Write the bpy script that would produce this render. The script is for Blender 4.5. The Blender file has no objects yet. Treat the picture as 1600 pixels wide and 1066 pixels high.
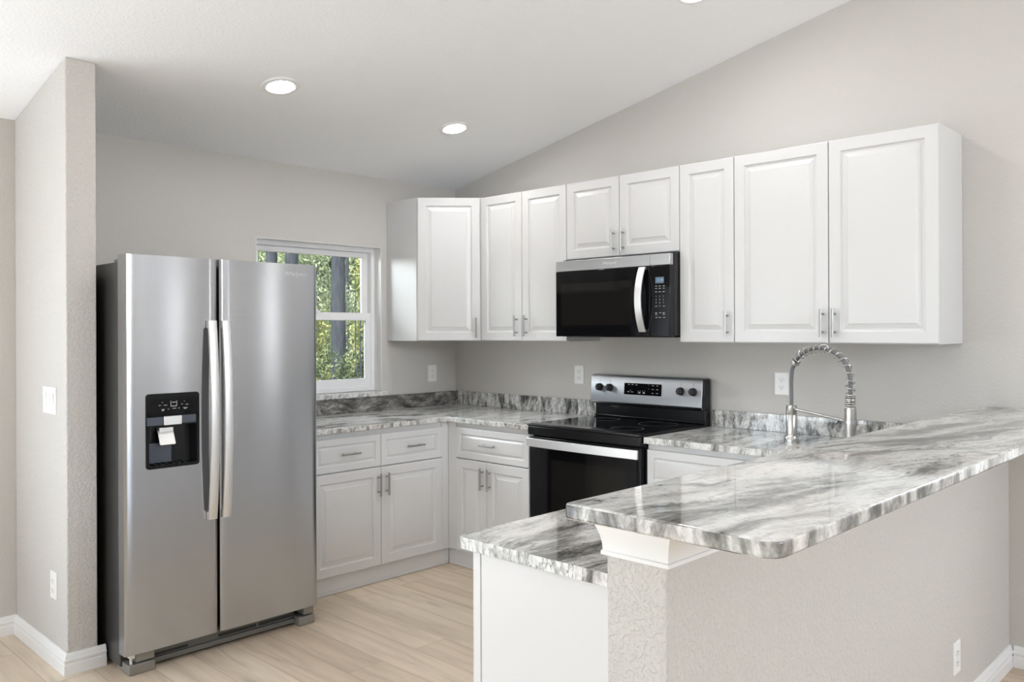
import bpy, bmesh, math, random
from mathutils import Vector, Matrix

R = math.radians
SC = bpy.context.scene
COL = SC.collection

# ------------------------------------------------------------------ camera
cam_d = bpy.data.cameras.new('camera')
cam = bpy.data.objects.new('camera', cam_d)
COL.objects.link(cam)
cam_d.sensor_width = 36.0
cam_d.lens = 36.0 * 1295.93 / 1600.0
cam_d.shift_x = -0.00086
cam_d.shift_y = -0.0101
cam_d.clip_start = 0.05
cam_d.clip_end = 400
cam.matrix_world = (Matrix.Translation((4.4418, -3.9904, 1.4265))
                    @ Matrix.Rotation(R(44.1134), 4, 'Z') @ Matrix.Rotation(R(90), 4, 'X')
                    @ Matrix.Rotation(R(-0.2106), 4, 'Z'))
SC.camera = cam

# ------------------------------------------------------------------ view, world, sun, daylight
SC.view_settings.view_transform = 'Standard'
SC.view_settings.look = 'None'
SC.view_settings.gamma = 1.0
SC.view_settings.use_curve_mapping = False
SC.view_settings.exposure = 0.10
SC.cycles.use_denoising = True
SC.cycles.max_bounces = 16
SC.cycles.diffuse_bounces = 12
SC.cycles.glossy_bounces = 5
SC.cycles.transparent_max_bounces = 12
SC.cycles.sample_clamp_indirect = 10.0
SC.cycles.caustics_reflective = False
SC.cycles.caustics_refractive = False

world = bpy.data.worlds.new('sky')
SC.world = world
world.use_nodes = True
wn = world.node_tree
sky = wn.nodes.new('ShaderNodeTexSky')
sky.sky_type = 'NISHITA'
sky.sun_disc = False
sky.sun_elevation = R(42)
sky.sun_rotation = R(50)
bgn = wn.nodes['Background']
wn.links.new(sky.outputs['Color'], bgn.inputs['Color'])
bgn.inputs['Strength'].default_value = 0.28

sd = bpy.data.lights.new('sun', 'SUN')
sd.energy = 10.0
sd.angle = R(1.0)
sd.color = (1.0, 0.95, 0.86)
sun = bpy.data.objects.new('sun', sd)
COL.objects.link(sun)
sun.rotation_euler = Vector((-0.36, 0.72, -0.60)).to_track_quat('-Z', 'Y').to_euler()


def area(name, loc, direction, sx, sy, power, color=(1, 1, 1)):
    d = bpy.data.lights.new(name, 'AREA')
    d.shape = 'RECTANGLE'
    d.size, d.size_y = sx, sy
    d.energy = power
    d.color = color
    o = bpy.data.objects.new(name, d)
    COL.objects.link(o)
    o.location = loc
    o.rotation_euler = Vector(direction).to_track_quat('-Z', 'Z').to_euler()
    return o


# daylight from the patio door and front windows, then added fill and streak lamps
area('daylight_patio_door', (-0.10, -5.2, 1.05), (1, 0.2, 0.9), 2.6, 2.0, 84, (0.88, 0.965, 1.055))
area('daylight_front_windows', (3.2, -8.40, 1.35), (0, 1, 1.0), 3.9, 1.9, 112, (0.88, 0.965, 1.055))
area('added_side_fill', (9.08, -1.7, 2.40), (-1, 0.0, 0.0), 2.8, 1.1, 330, (0.88, 0.965, 1.055))  # added high fill lamp, brightens the fronts that face it
area('added_fridge_streak', (4.46, 0.10, 1.45), (0, -1, 0), 0.24, 1.5, 8, (0.93, 0.97, 1.0))  # lamp added to put a bright streak on the refrigerator
area('added_fridge_streak', (6.52, 0.10, 1.45), (0, -1, 0), 0.34, 1.5, 13, (0.93, 0.97, 1.0))  # second added lamp, for the streak on the other door
# open sky above the trees, seen only by the kitchen window
area('daylight_kitchen_window', (-1.25, -1.75, 2.75), (0.8, 0.35, -0.62), 1.8, 1.2, 166, (0.93, 0.97, 1.0))


# ------------------------------------------------------------------ materials
def new_mat(name):
    m = bpy.data.materials.new(name)
    m.use_nodes = True
    nt = m.node_tree
    return m, nt, nt.nodes['Principled BSDF'], nt.nodes['Material Output']


def N(nt, typ, **kw):
    n = nt.nodes.new(typ)
    for k, v in kw.items():
        setattr(n, k, v)
    return n


def coords(nt, out='Object', scale=(1, 1, 1), rot=(0, 0, 0), loc=(0, 0, 0)):
    tc = N(nt, 'ShaderNodeTexCoord')
    mp = N(nt, 'ShaderNodeMapping')
    mp.inputs['Scale'].default_value = scale
    mp.inputs['Rotation'].default_value = rot
    mp.inputs['Location'].default_value = loc
    nt.links.new(tc.outputs[out], mp.inputs['Vector'])
    return mp.outputs['Vector']


def noise(nt, vec, scale, detail=2.0, rough=0.5, dist=0.0):
    n = N(nt, 'ShaderNodeTexNoise')
    n.inputs['Scale'].default_value = scale
    n.inputs['Detail'].default_value = detail
    n.inputs['Roughness'].default_value = rough
    n.inputs['Distortion'].default_value = dist
    nt.links.new(vec, n.inputs['Vector'])
    return n


def ramp(nt, fac, stops):
    r = N(nt, 'ShaderNodeValToRGB')
    els = r.color_ramp.elements
    while len(els) < len(stops):
        els.new(0.5)
    for e, (p, c) in zip(els, stops):
        e.position = p
        e.color = (c, c, c, 1) if isinstance(c, (int, float)) else (*c, 1)
    nt.links.new(fac, r.inputs['Fac'])
    return r.outputs['Color']


def mixc(nt, fac, a, b, mode='MIX'):
    m = N(nt, 'ShaderNodeMix', data_type='RGBA', blend_type=mode)
    for sock, v in ((m.inputs[0], fac), (m.inputs[6], a), (m.inputs[7], b)):
        if hasattr(v, 'is_output'):
            nt.links.new(v, sock)
        elif isinstance(v, (int, float)):
            sock.default_value = v
        else:
            sock.default_value = (*v, 1)
    return m.outputs[2]


def bump(nt, bs, height, strength, dist):
    b = N(nt, 'ShaderNodeBump')
    b.inputs['Strength'].default_value = strength
    b.inputs['Distance'].default_value = dist
    nt.links.new(height, b.inputs['Height'])
    nt.links.new(b.outputs['Normal'], bs.inputs['Normal'])


def plain(name, col, rough=0.5, metal=0.0, spec=0.5, coat=0.0):
    m, nt, bs, _ = new_mat(name)
    bs.inputs['Base Color'].default_value = (*col, 1)
    bs.inputs['Roughness'].default_value = rough
    bs.inputs['Metallic'].default_value = metal
    bs.inputs['Specular IOR Level'].default_value = spec
    bs.inputs['Coat Weight'].default_value = coat
    # faint procedural variation so no surface is perfectly uniform
    n = noise(nt, coords(nt), 35.0, 2.0)
    c = ramp(nt, n.outputs['Fac'], [(0.3, tuple(x * 0.994 for x in col)), (0.7, col)])
    nt.links.new(c, bs.inputs['Base Color'])
    return m


def wall_paint(name, col, scale, strength, rough=0.75, dist=0.004, lo=0.42, hi=0.62):
    m, nt, bs, _ = new_mat(name)
    bs.inputs['Base Color'].default_value = (*col, 1)
    bs.inputs['Roughness'].default_value = rough
    bs.inputs['Specular IOR Level'].default_value = 0.25
    v = coords(nt)
    n = noise(nt, v, scale, 3.0, 0.55)
    h = ramp(nt, n.outputs['Fac'], [(lo, 0.0), (hi, 1.0)])
    bump(nt, bs, h, strength, dist)
    return m


def steel(name, col=(0.52, 0.52, 0.53), rough=0.3, aniso=0.75, along='h', arot=0.0):
    m, nt, bs, _ = new_mat(name)
    bs.inputs['Metallic'].default_value = 1.0
    bs.inputs['Anisotropic'].default_value = aniso
    bs.inputs['Anisotropic Rotation'].default_value = arot
    sc = (3, 3, 900) if along == 'h' else (500, 500, 3)
    n = noise(nt, coords(nt, scale=sc), 1.0, 2.0, 0.6)
    c = ramp(nt, n.outputs['Fac'], [(0.3, tuple(x * 0.975 for x in col)), (0.7, tuple(min(1, x * 1.02) for x in col))])
    nt.links.new(c, bs.inputs['Base Color'])
    r = N(nt, 'ShaderNodeMapRange')
    r.inputs['To Min'].default_value = rough - 0.05
    r.inputs['To Max'].default_value = rough + 0.07
    nt.links.new(n.outputs['Fac'], r.inputs['Value'])
    nt.links.new(r.outputs['Result'], bs.inputs['Roughness'])
    t = N(nt, 'ShaderNodeTangent', direction_type='RADIAL', axis='Z')
    nt.links.new(t.outputs['Tangent'], bs.inputs['Tangent'])
    return m


LIGHT_STONE = [(0.30, (0.035, 0.035, 0.038)), (0.37, (0.15, 0.147, 0.14)), (0.42, (0.32, 0.315, 0.30)), (0.465, (0.54, 0.535, 0.52)),
               (0.52, (0.73, 0.725, 0.71)), (0.60, (0.80, 0.795, 0.785)), (0.66, (0.60, 0.59, 0.575)), (0.74, (0.36, 0.352, 0.34))]
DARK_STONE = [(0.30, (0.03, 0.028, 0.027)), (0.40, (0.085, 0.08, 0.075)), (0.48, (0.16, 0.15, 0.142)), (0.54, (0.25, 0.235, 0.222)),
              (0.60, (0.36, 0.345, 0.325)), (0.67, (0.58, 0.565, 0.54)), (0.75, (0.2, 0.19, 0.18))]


def granite(name, scale, rot=(0, 0, 0), loc=(0, 0, 0), shift=0.0, warp=0.35, warp_scale=1.3, speck=0.5, rough=0.05,
            stops=LIGHT_STONE, edge=None, veins=0.95, edge_dark=0.03):
    """streaky white / grey stone; scale = frequency per axis (low along the veins); edge = frequencies on the sawn edges"""
    m, nt, bs, _ = new_mat(name)
    base = coords(nt, rot=rot, loc=loc)
    w1 = noise(nt, base, warp_scale, 3.0, 0.5)
    sub = N(nt, 'ShaderNodeVectorMath', operation='SUBTRACT')
    nt.links.new(w1.outputs['Color'], sub.inputs[0])
    sub.inputs[1].default_value = (0.5, 0.5, 0.5)
    scl = N(nt, 'ShaderNodeVectorMath', operation='SCALE')
    nt.links.new(sub.outputs[0], scl.inputs[0])
    scl.inputs['Scale'].default_value = warp
    add = N(nt, 'ShaderNodeVectorMath', operation='ADD')
    nt.links.new(base, add.inputs[0])
    nt.links.new(scl.outputs[0], add.inputs[1])
    st = N(nt, 'ShaderNodeVectorMath', operation='MULTIPLY')
    nt.links.new(add.outputs[0], st.inputs[0])
    st.inputs[1].default_value = scale
    v = st.outputs[0]
    if edge:
        st2 = N(nt, 'ShaderNodeVectorMath', operation='MULTIPLY')
        nt.links.new(add.outputs[0], st2.inputs[0])
        st2.inputs[1].default_value = edge
        geo = N(nt, 'ShaderNodeNewGeometry')
        sx = N(nt, 'ShaderNodeSeparateXYZ')
        nt.links.new(geo.outputs['True Normal'], sx.inputs[0])
        ab = N(nt, 'ShaderNodeMath', operation='ABSOLUTE')
        nt.links.new(sx.outputs['Z'], ab.inputs[0])
        gt = N(nt, 'ShaderNodeMath', operation='GREATER_THAN')
        nt.links.new(ab.outputs[0], gt.inputs[0])
        gt.inputs[1].default_value = 0.6
        mv = N(nt, 'ShaderNodeMix', data_type='VECTOR')
        nt.links.new(gt.outputs[0], mv.inputs[0])
        nt.links.new(st2.outputs[0], mv.inputs[4])
        nt.links.new(v, mv.inputs[5])
        v = mv.outputs[1]
    n1 = noise(nt, v, 1.0, 10.0, 0.66, 0.25)
    fac = n1.outputs['Fac']
    if edge:      # the sawn edges cut across the layers and show more of the dark bands
        es = N(nt, 'ShaderNodeMapRange')
        es.inputs['To Min'].default_value = -edge_dark
        es.inputs['To Max'].default_value = 0.0
        nt.links.new(gt.outputs[0], es.inputs['Value'])
        ea = N(nt, 'ShaderNodeMath', operation='ADD')
        nt.links.new(fac, ea.inputs[0])
        nt.links.new(es.outputs['Result'], ea.inputs[1])
        fac = ea.outputs[0]
    body = ramp(nt, fac, [(p + shift, c) for p, c in stops])
    # fine streaks inside the broad bands
    n6 = noise(nt, v, 3.3, 6.0, 0.65, 0.3)
    fine = ramp(nt, n6.outputs['Fac'], [(0.33, 0.42), (0.44, 0.82), (0.52, 1.0), (0.70, 1.08)])
    body = mixc(nt, 0.5, body, fine, 'MULTIPLY')
    # thin dark veins following the same flow
    n2 = noise(nt, v, 0.8, 8.0, 0.62, 0.4)
    vein = ramp(nt, n2.outputs['Fac'], [(0.475, 0.0), (0.494, veins), (0.505, 0.2), (0.525, 0.0)])
    n3 = noise(nt, base, 2.2, 2.0)
    vm = ramp(nt, n3.outputs['Fac'], [(0.42, 0.0), (0.60, 1.0)])
    vf = N(nt, 'ShaderNodeMath', operation='MULTIPLY')
    nt.links.new(vein, vf.inputs[0])
    nt.links.new(vm, vf.inputs[1])
    c = mixc(nt, vf.outputs[0], body, (0.07, 0.068, 0.066))
    # faint warm and cool mineral tints
    n4 = noise(nt, base, 5.0, 3.0)
    tint = ramp(nt, n4.outputs['Fac'], [(0.36, (0.965, 0.99, 0.975)), (0.5, (1, 1, 1)), (0.66, (1.0, 0.965, 0.955))])
    c = mixc(nt, 1.0, c, tint, 'MULTIPLY')
    n5 = noise(nt, base, 75.0, 5.0, 0.7)
    sp = ramp(nt, n5.outputs['Fac'], [(0.36, 0.45), (0.48, 0.95), (0.62, 1.0), (0.72, 1.12)])
    c = mixc(nt, speck, c, sp, 'MULTIPLY')
    nt.links.new(c, bs.inputs['Base Color'])
    bs.inputs['Roughness'].default_value = rough
    if edge:
        rr = N(nt, 'ShaderNodeMapRange')
        rr.inputs['To Min'].default_value = 0.32
        rr.inputs['To Max'].default_value = rough
        nt.links.new(gt.outputs[0], rr.inputs['Value'])
        nt.links.new(rr.outputs['Result'], bs.inputs['Roughness'])
    bs.inputs['Specular IOR Level'].default_value = 0.7
    return m


def oak_floor(name):
    m, nt, bs, _ = new_mat(name)
    v = coords(nt)
    br = N(nt, 'ShaderNodeTexBrick')
    br.offset = 0.37
    br.offset_frequency = 2
    br.inputs['Scale'].default_value = 1.0
    br.inputs['Brick Width'].default_value = 1.25
    br.inputs['Row Height'].default_value = 0.18
    br.inputs['Mortar Size'].default_value = 0.0014
    br.inputs['Mortar Smooth'].default_value = 0.4
    br.inputs['Bias'].default_value = 0.0
    br.inputs['Color1'].default_value = (0.60, 0.49, 0.375, 1)
    br.inputs['Color2'].default_value = (0.71, 0.61, 0.485, 1)
    br.inputs['Mortar'].default_value = (0.36, 0.28, 0.20, 1)
    nt.links.new(v, br.inputs['Vector'])
    # grain, shifted per plank
    addv = N(nt, 'ShaderNodeVectorMath', operation='MULTIPLY_ADD')
    nt.links.new(br.outputs['Color'], addv.inputs[0])
    addv.inputs[1].default_value = (9, 5, 3)
    nt.links.new(v, addv.inputs[2])
    st = N(nt, 'ShaderNodeVectorMath', operation='MULTIPLY')
    nt.links.new(addv.outputs[0], st.inputs[0])
    st.inputs[1].default_value = (1.6, 16, 1)
    g = noise(nt, st.outputs[0], 1.0, 7.0, 0.6, 0.8)
    gr = ramp(nt, g.outputs['Fac'], [(0.30, 0.72), (0.43, 0.92), (0.54, 1.02), (0.72, 1.10)])
    c = mixc(nt, 0.9, br.outputs['Color'], gr, 'MULTIPLY')
    st2 = N(nt, 'ShaderNodeVectorMath', operation='MULTIPLY')
    nt.links.new(addv.outputs[0], st2.inputs[0])
    st2.inputs[1].default_value = (0.8, 4.5, 1)
    g2 = noise(nt, st2.outputs[0], 1.0, 3.0, 0.5, 0.5)
    gr2 = ramp(nt, g2.outputs['Fac'], [(0.35, (0.84, 0.81, 0.78)), (0.58, (1.02, 1.02, 1.02))])
    c = mixc(nt, 0.9, c, gr2, 'MULTIPLY')
    nt.links.new(c, bs.inputs['Base Color'])
    bs.inputs['Roughness'].default_value = 0.42
    bs.inputs['Specular IOR Level'].default_value = 0.4
    bump(nt, bs, g.outputs['Fac'], 0.05, 0.002)
    return m


def emitter(name, col, strength, base=0.9):
    m, nt, bs, _ = new_mat(name)
    bs.inputs['Base Color'].default_value = (base, base, base, 1)
    bs.inputs['Emission Color'].default_value = (*col, 1)
    bs.inputs['Emission Strength'].default_value = strength
    return m


def leaf_mat(name, cols, scale=3.0):
    m, nt, bs, out = new_mat(name)
    v = coords(nt)
    n = noise(nt, v, scale, 4.0, 0.75)
    c = ramp(nt, n.outputs['Fac'], [(0.32, cols[0]), (0.5, cols[1]), (0.66, cols[2])])
    nt.links.new(c, bs.inputs['Base Color'])
    bs.inputs['Roughness'].default_value = 0.5
    tr = N(nt, 'ShaderNodeBsdfTranslucent')
    nt.links.new(c, tr.inputs['Color'])
    mx = N(nt, 'ShaderNodeMixShader')
    mx.inputs[0].default_value = 0.4
    nt.links.new(bs.outputs[0], mx.inputs[1])
    nt.links.new(tr.outputs[0], mx.inputs[2])
    nt.links.new(mx.outputs[0], out.inputs['Surface'])
    return m


def bark_mat(name, a, b):
    m, nt, bs, _ = new_mat(name)
    n = noise(nt, coords(nt, scale=(9, 9, 2.0)), 2.0, 6.0, 0.7)
    c = ramp(nt, n.outputs['Fac'], [(0.35, a), (0.65, b)])
    nt.links.new(c, bs.inputs['Base Color'])
    bs.inputs['Roughness'].default_value = 0.9
    bump(nt, bs, n.outputs['Fac'], 0.6, 0.03)
    return m


def glass_pane(name):
    m, nt, bs, out = new_mat(name)
    t = N(nt, 'ShaderNodeBsdfTransparent')
    t.inputs['Color'].default_value = (0.97, 0.985, 0.975, 1)
    g = N(nt, 'ShaderNodeBsdfGlossy')
    g.inputs['Roughness'].default_value = 0.02
    f = N(nt, 'ShaderNodeFresnel')
    f.inputs['IOR'].default_value = 1.35
    mx = N(nt, 'ShaderNodeMixShader')
    nt.links.new(f.outputs[0], mx.inputs[0])
    nt.links.new(t.outputs[0], mx.inputs[1])
    nt.links.new(g.outputs[0], mx.inputs[2])
    nt.links.new(mx.outputs[0], out.inputs['Surface'])
    return m


M = {}
WALLC = (0.585, 0.565, 0.54)
M['wall'] = wall_paint('greige_wall_paint', WALLC, 90, 0.30, dist=0.002)
M['wall_knock'] = wall_paint('greige_knockdown_paint', WALLC, 75, 0.6, dist=0.0025, lo=0.44, hi=0.56)
M['ceiling'] = wall_paint('white_ceiling_paint', (0.90, 0.915, 0.935), 70, 0.25, dist=0.003)
M['trim'] = plain('white_trim_paint', (0.82, 0.82, 0.82), 0.35)
M['cab'] = plain('white_cabinet_paint', (0.68, 0.68, 0.685), 0.33)
M['vinyl'] = plain('white_window_vinyl', (0.86, 0.86, 0.87), 0.35)
M['plastic'] = plain('white_device_plastic', (0.84, 0.84, 0.83), 0.3)
M['dark'] = plain('dark_slot', (0.02, 0.02, 0.02), 0.5)
M['nickel'] = steel('brushed_nickel', (0.60, 0.58, 0.56), 0.28, 0.3, 'v')
M['pull'] = steel('satin_pull_metal', (0.42, 0.415, 0.40), 0.40, 0.2, 'h')
M['steel'] = steel('brushed_stainless', (0.49, 0.50, 0.525), 0.21, 0.88, 'h', 0.25)
M['steel_bright'] = steel('bright_stainless', (0.82, 0.815, 0.81), 0.42, 0.4, 'h')
M['steel_panel'] = steel('control_panel_stainless', (0.40, 0.40, 0.415), 0.34, 0.5, 'h')
M['steel_range'] = steel('range_stainless', (0.55, 0.55, 0.56), 0.34, 0.5, 'h')
M['fridge_side'] = plain('dark_grey_side_enamel', (0.085, 0.083, 0.08), 0.32, 0.5)
M['fridge_base'] = plain('grey_base_plastic', (0.16, 0.16, 0.15), 0.45)
M['fridge_foot'] = plain('taupe_foot_cover', (0.27, 0.26, 0.235), 0.45, 0.3)
M['black'] = plain('black_enamel', (0.008, 0.008, 0.009), 0.22, 0, 0.3)
M['blackglass'] = plain('black_glass', (0.004, 0.004, 0.005), 0.05, 0, 0.32)
M['blackmatte'] = plain('black_matte', (0.02, 0.02, 0.021), 0.5)
M['smoke'] = plain('smoked_oven_glass', (0.010, 0.009, 0.008), 0.05, 0, 0.4)
M['gasket'] = plain('black_gasket', (0.015, 0.015, 0.016), 0.6)
M['slate'] = plain('slate_plastic_and_reflection', (0.07, 0.08, 0.105), 0.3)  # cup guide plastic, also the dispenser's painted reflection bands
M['mark'] = plain('pale_printed_mark', (0.34, 0.35, 0.36), 0.5)
M['markdim'] = plain('dim_printed_mark', (0.10, 0.10, 0.10), 0.5)
M['lcd'] = emitter('lcd_blue', (0.13, 0.22, 0.34), 0.6, 0.02)
M['lcd_digit'] = emitter('lcd_digit', (0.4, 0.6, 0.75), 0.6, 0.1)
M['hose'] = plain('grey_hose_rubber', (0.16, 0.165, 0.17), 0.5)
M['lens'] = emitter('downlight_lens', (1.0, 0.985, 0.965), 132.0)
M['floor'] = oak_floor('light_oak_planks')
M['gr_bar'] = granite('granite_bar', (7.5, 1.25, 7.5), rot=(0, 0, R(9)), loc=(1.3, 0.4, 0.2), shift=0.008, edge=(10, 9, 4), rough=0.04, edge_dark=0.06)
M['gr_low'] = granite('granite_lower', (9, 1.7, 9), rot=(0, 0, R(-6)), loc=(4.3, 2.4, 1.2), shift=-0.005, edge=(20, 20, 6))
M['gr_left'] = granite('granite_left', (7, 1.9, 7), rot=(0, 0, R(4)), loc=(2.2, 7.7, 3.2), shift=-0.035, edge=(22, 22, 9))  # stone lightened to carry the window's bright reflection on this counter
M['gr_bs_range'] = granite('granite_splash_vertical', (26, 26, 5.0), loc=(6.1, 3.0, 1.0), shift=0.035, warp=0.10, warp_scale=7, speck=0.8)
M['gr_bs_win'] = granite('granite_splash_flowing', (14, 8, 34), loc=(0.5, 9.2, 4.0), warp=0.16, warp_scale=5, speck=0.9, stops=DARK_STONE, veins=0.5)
M['gr_sill'] = granite('granite_sill', (14, 16, 14), loc=(7.5, 1.2, 4.0), shift=-0.05, warp=0.2, warp_scale=5)
M['glass'] = glass_pane('window_glass')
M['leaf_mid'] = leaf_mat('leaves_green', [(0.06, 0.09, 0.05), (0.17, 0.23, 0.12), (0.42, 0.45, 0.24)], 5.0)
M['leaf_yellow'] = leaf_mat('leaves_yellow_green', [(0.16, 0.21, 0.08), (0.38, 0.42, 0.17), (0.66, 0.62, 0.32)], 5.0)
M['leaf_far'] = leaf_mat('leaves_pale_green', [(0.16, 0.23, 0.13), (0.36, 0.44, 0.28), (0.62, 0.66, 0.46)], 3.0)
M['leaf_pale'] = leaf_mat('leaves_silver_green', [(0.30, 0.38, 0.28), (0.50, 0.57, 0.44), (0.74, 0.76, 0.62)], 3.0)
M['bark'] = bark_mat('pine_bark', (0.022, 0.028, 0.042), (0.06, 0.07, 0.088))
M['ground'] = wall_paint('leaf_litter', (0.30, 0.25, 0.15), 3, 0.5)


# ------------------------------------------------------------------ mesh helpers
def base_of(bm):
    xs = [v.co for v in bm.verts]
    lo = Vector((min(c.x for c in xs), min(c.y for c in xs), min(c.z for c in xs)))
    hi = Vector((max(c.x for c in xs), max(c.y for c in xs), max(c.z for c in xs)))
    return Vector(((lo.x + hi.x) / 2, (lo.y + hi.y) / 2, lo.z))


def wloc(o):
    p = Vector(o.location)
    while o.parent:
        o = o.parent
        p += o.location
    return p


def obj(name, bm, mat, parent=None, bevel=0.0, seg=2, smooth=True, angle=35):
    """link a bmesh written in world coordinates as one object"""
    bmesh.ops.recalc_face_normals(bm, faces=bm.faces)
    me = bpy.data.meshes.new(name)
    o = bpy.data.objects.new(name, me)
    COL.objects.link(o)
    at = base_of(bm) if parent is None else Vector((0, 0, 0))
    off = at if parent is None else wloc(parent)
    for v in bm.verts:
        v.co -= off
    bm.to_mesh(me)
    bm.free()
    o.location = at
    if parent is not None:
        o.parent = parent
    for m in (mat if isinstance(mat, (list, tuple)) else [mat]):
        me.materials.append(m)
    if bevel > 0:
        b = o.modifiers.new('bevel', 'BEVEL')
        b.width = bevel
        b.segments = seg
        b.limit_method = 'ANGLE'
        b.angle_limit = R(40)
        b.harden_normals = False
    if smooth:
        for p in me.polygons:
            p.use_smooth = True
        me.set_sharp_from_angle(angle=R(angle))
    return o


def thing(name, loc, label, cat, group=None):
    o = bpy.data.objects.new(name, None)
    o.empty_display_size = 0.1
    COL.objects.link(o)
    o.location = loc
    return tag(o, label, cat, group)


def tag(o, label, cat, group=None):
    o['label'] = label
    o['category'] = cat
    if group:
        o['group'] = group
    return o


def structure(o):
    o['kind'] = 'structure'
    return o


def B():
    return bmesh.new()


def box(bm, x0, x1, y0, y1, z0, z1):
    vs = [bm.verts.new((x, y, z)) for z in (z0, z1) for y in (y0, y1) for x in (x0, x1)]
    for f in ((0, 2, 3, 1), (4, 5, 7, 6), (0, 1, 5, 4), (2, 6, 7, 3), (0, 4, 6, 2), (1, 3, 7, 5)):
        bm.faces.new([vs[i] for i in f])
    return bm


def boxm(name, dims, mat, parent=None, bevel=0.0, **kw):
    return obj(name, box(B(), *dims), mat, parent, bevel, **kw)


class Frame:
    """maps (u, v, d) -> world; d is outward"""
    def __init__(self, o, u, v, n):
        self.o, self.u, self.v, self.n = Vector(o), Vector(u).normalized(), Vector(v).normalized(), Vector(n).normalized()

    def __call__(self, u, v, d=0.0):
        return self.o + self.u * u + self.v * v + self.n * d


def ring_panel(bm, fr, u0, v0, w, h, rings):
    """nested rectangles (inset, depth): a moulded panel"""
    prev = None
    first = None
    for ins, d in rings:
        cur = [bm.verts.new(fr(u, v, d)) for u, v in
               ((u0 + ins, v0 + ins), (u0 + w - ins, v0 + ins), (u0 + w - ins, v0 + h - ins), (u0 + ins, v0 + h - ins))]
        if prev:
            for i in range(4):
                bm.faces.new((prev[i], prev[(i + 1) % 4], cur[(i + 1) % 4], cur[i]))
        else:
            first = cur
        prev = cur
    bm.faces.new(prev)
    bm.faces.new(first[::-1])
    return bm


def prism(bm, fr, outline, d0, d1, holes=()):
    """extrude a flat outline (with holes) between depths d0 and d1"""
    loops = [list(outline)] + [list(h) for h in holes]
    caps = []
    for d in (d0, d1):
        rows = [[bm.verts.new(fr(u, v, d)) for u, v in lp] for lp in loops]
        caps.append(rows)
        if len(loops) == 1:
            bm.faces.new(rows[0])
        else:
            edges = []
            for row in rows:
                for i in range(len(row)):
                    edges.append(bm.edges.new((row[i], row[(i + 1) % len(row)])))
            bmesh.ops.triangle_fill(bm, edges=edges, use_beauty=True)
    for a, b in zip(*caps):
        n = len(a)
        for i in range(n):
            bm.faces.new((a[i], a[(i + 1) % n], b[(i + 1) % n], b[i]))
    return bm


def rrect(u0, v0, u1, v1, r, n=6):
    pts = []
    for cx, cy, a0 in ((u1 - r, v0 + r, -90), (u1 - r, v1 - r, 0), (u0 + r, v1 - r, 90), (u0 + r, v0 + r, 180)):
        for i in range(n + 1):
            a = R(a0 + 90 * i / n)
            pts.append((cx + r * math.cos(a), cy + r * math.sin(a)))
    return pts


def round_corner(p_prev, p, p_next, r, n=6):
    p_prev, p, p_next = Vector(p_prev), Vector(p), Vector(p_next)
    a = (p_prev - p).normalized()
    b = (p_next - p).normalized()
    s, e = p + a * r, p + b * r
    c = p + (a + b) * r
    out = []
    va, vb = s - c, e - c
    for i in range(n + 1):
        t = i / n * math.pi / 2
        out.append(tuple(c + va * math.cos(t) + vb * math.sin(t)))
    return out


def outline(pts):
    """points (x, y) or (x, y, radius) of right-angled corners"""
    out = []
    n = len(pts)
    for i, p in enumerate(pts):
        if len(p) == 3:
            out += round_corner(pts[i - 1][:2], p[:2], pts[(i + 1) % n][:2], p[2])
        else:
            out.append(p)
    return out


def tube(bm, pts, r, n=10, cap=True, up=None):
    pts = [Vector(p) for p in pts]
    rs = r if isinstance(r, (list, tuple)) else [r] * len(pts)
    rings = []
    t0 = (pts[1] - pts[0]).normalized()
    ref = Vector((0, 0, 1)) if abs(t0.z) < 0.9 else Vector((1, 0, 0))
    a = t0.cross(ref).normalized()
    for i, p in enumerate(pts):
        t = (pts[min(i + 1, len(pts) - 1)] - pts[max(i - 1, 0)]).normalized()
        a = (a - t * a.dot(t)).normalized()
        b = t.cross(a)
        rings.append([bm.verts.new(p + (a * math.cos(2 * math.pi * k / n) + b * math.sin(2 * math.pi * k / n)) * rs[i]) for k in range(n)])
    for p, q in zip(rings, rings[1:]):
        for k in range(n):
            bm.faces.new((p[k], p[(k + 1) % n], q[(k + 1) % n], q[k]))
    if cap:
        bm.faces.new(rings[0][::-1])
        bm.faces.new(rings[-1])
    return bm


def lathe(bm, o, axis, prof, n=32, cap0=True, cap1=True):
    """prof: (radius, height along axis)"""
    o, ax = Vector(o), Vector(axis).normalized()
    ref = Vector((0, 0, 1)) if abs(ax.z) < 0.9 else Vector((1, 0, 0))
    a = ax.cross(ref).normalized()
    b = ax.cross(a)
    rings = []
    for r, h in prof:
        rings.append([bm.verts.new(o + ax * h + (a * math.cos(2 * math.pi * k / n) + b * math.sin(2 * math.pi * k / n)) * max(r, 1e-5)) for k in range(n)])
    for p, q in zip(rings, rings[1:]):
        for k in range(n):
            bm.faces.new((p[k], p[(k + 1) % n], q[(k + 1) % n], q[k]))
    if cap0:
        bm.faces.new(rings[0][::-1])
    if cap1:
        bm.faces.new(rings[-1])
    return bm


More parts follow.
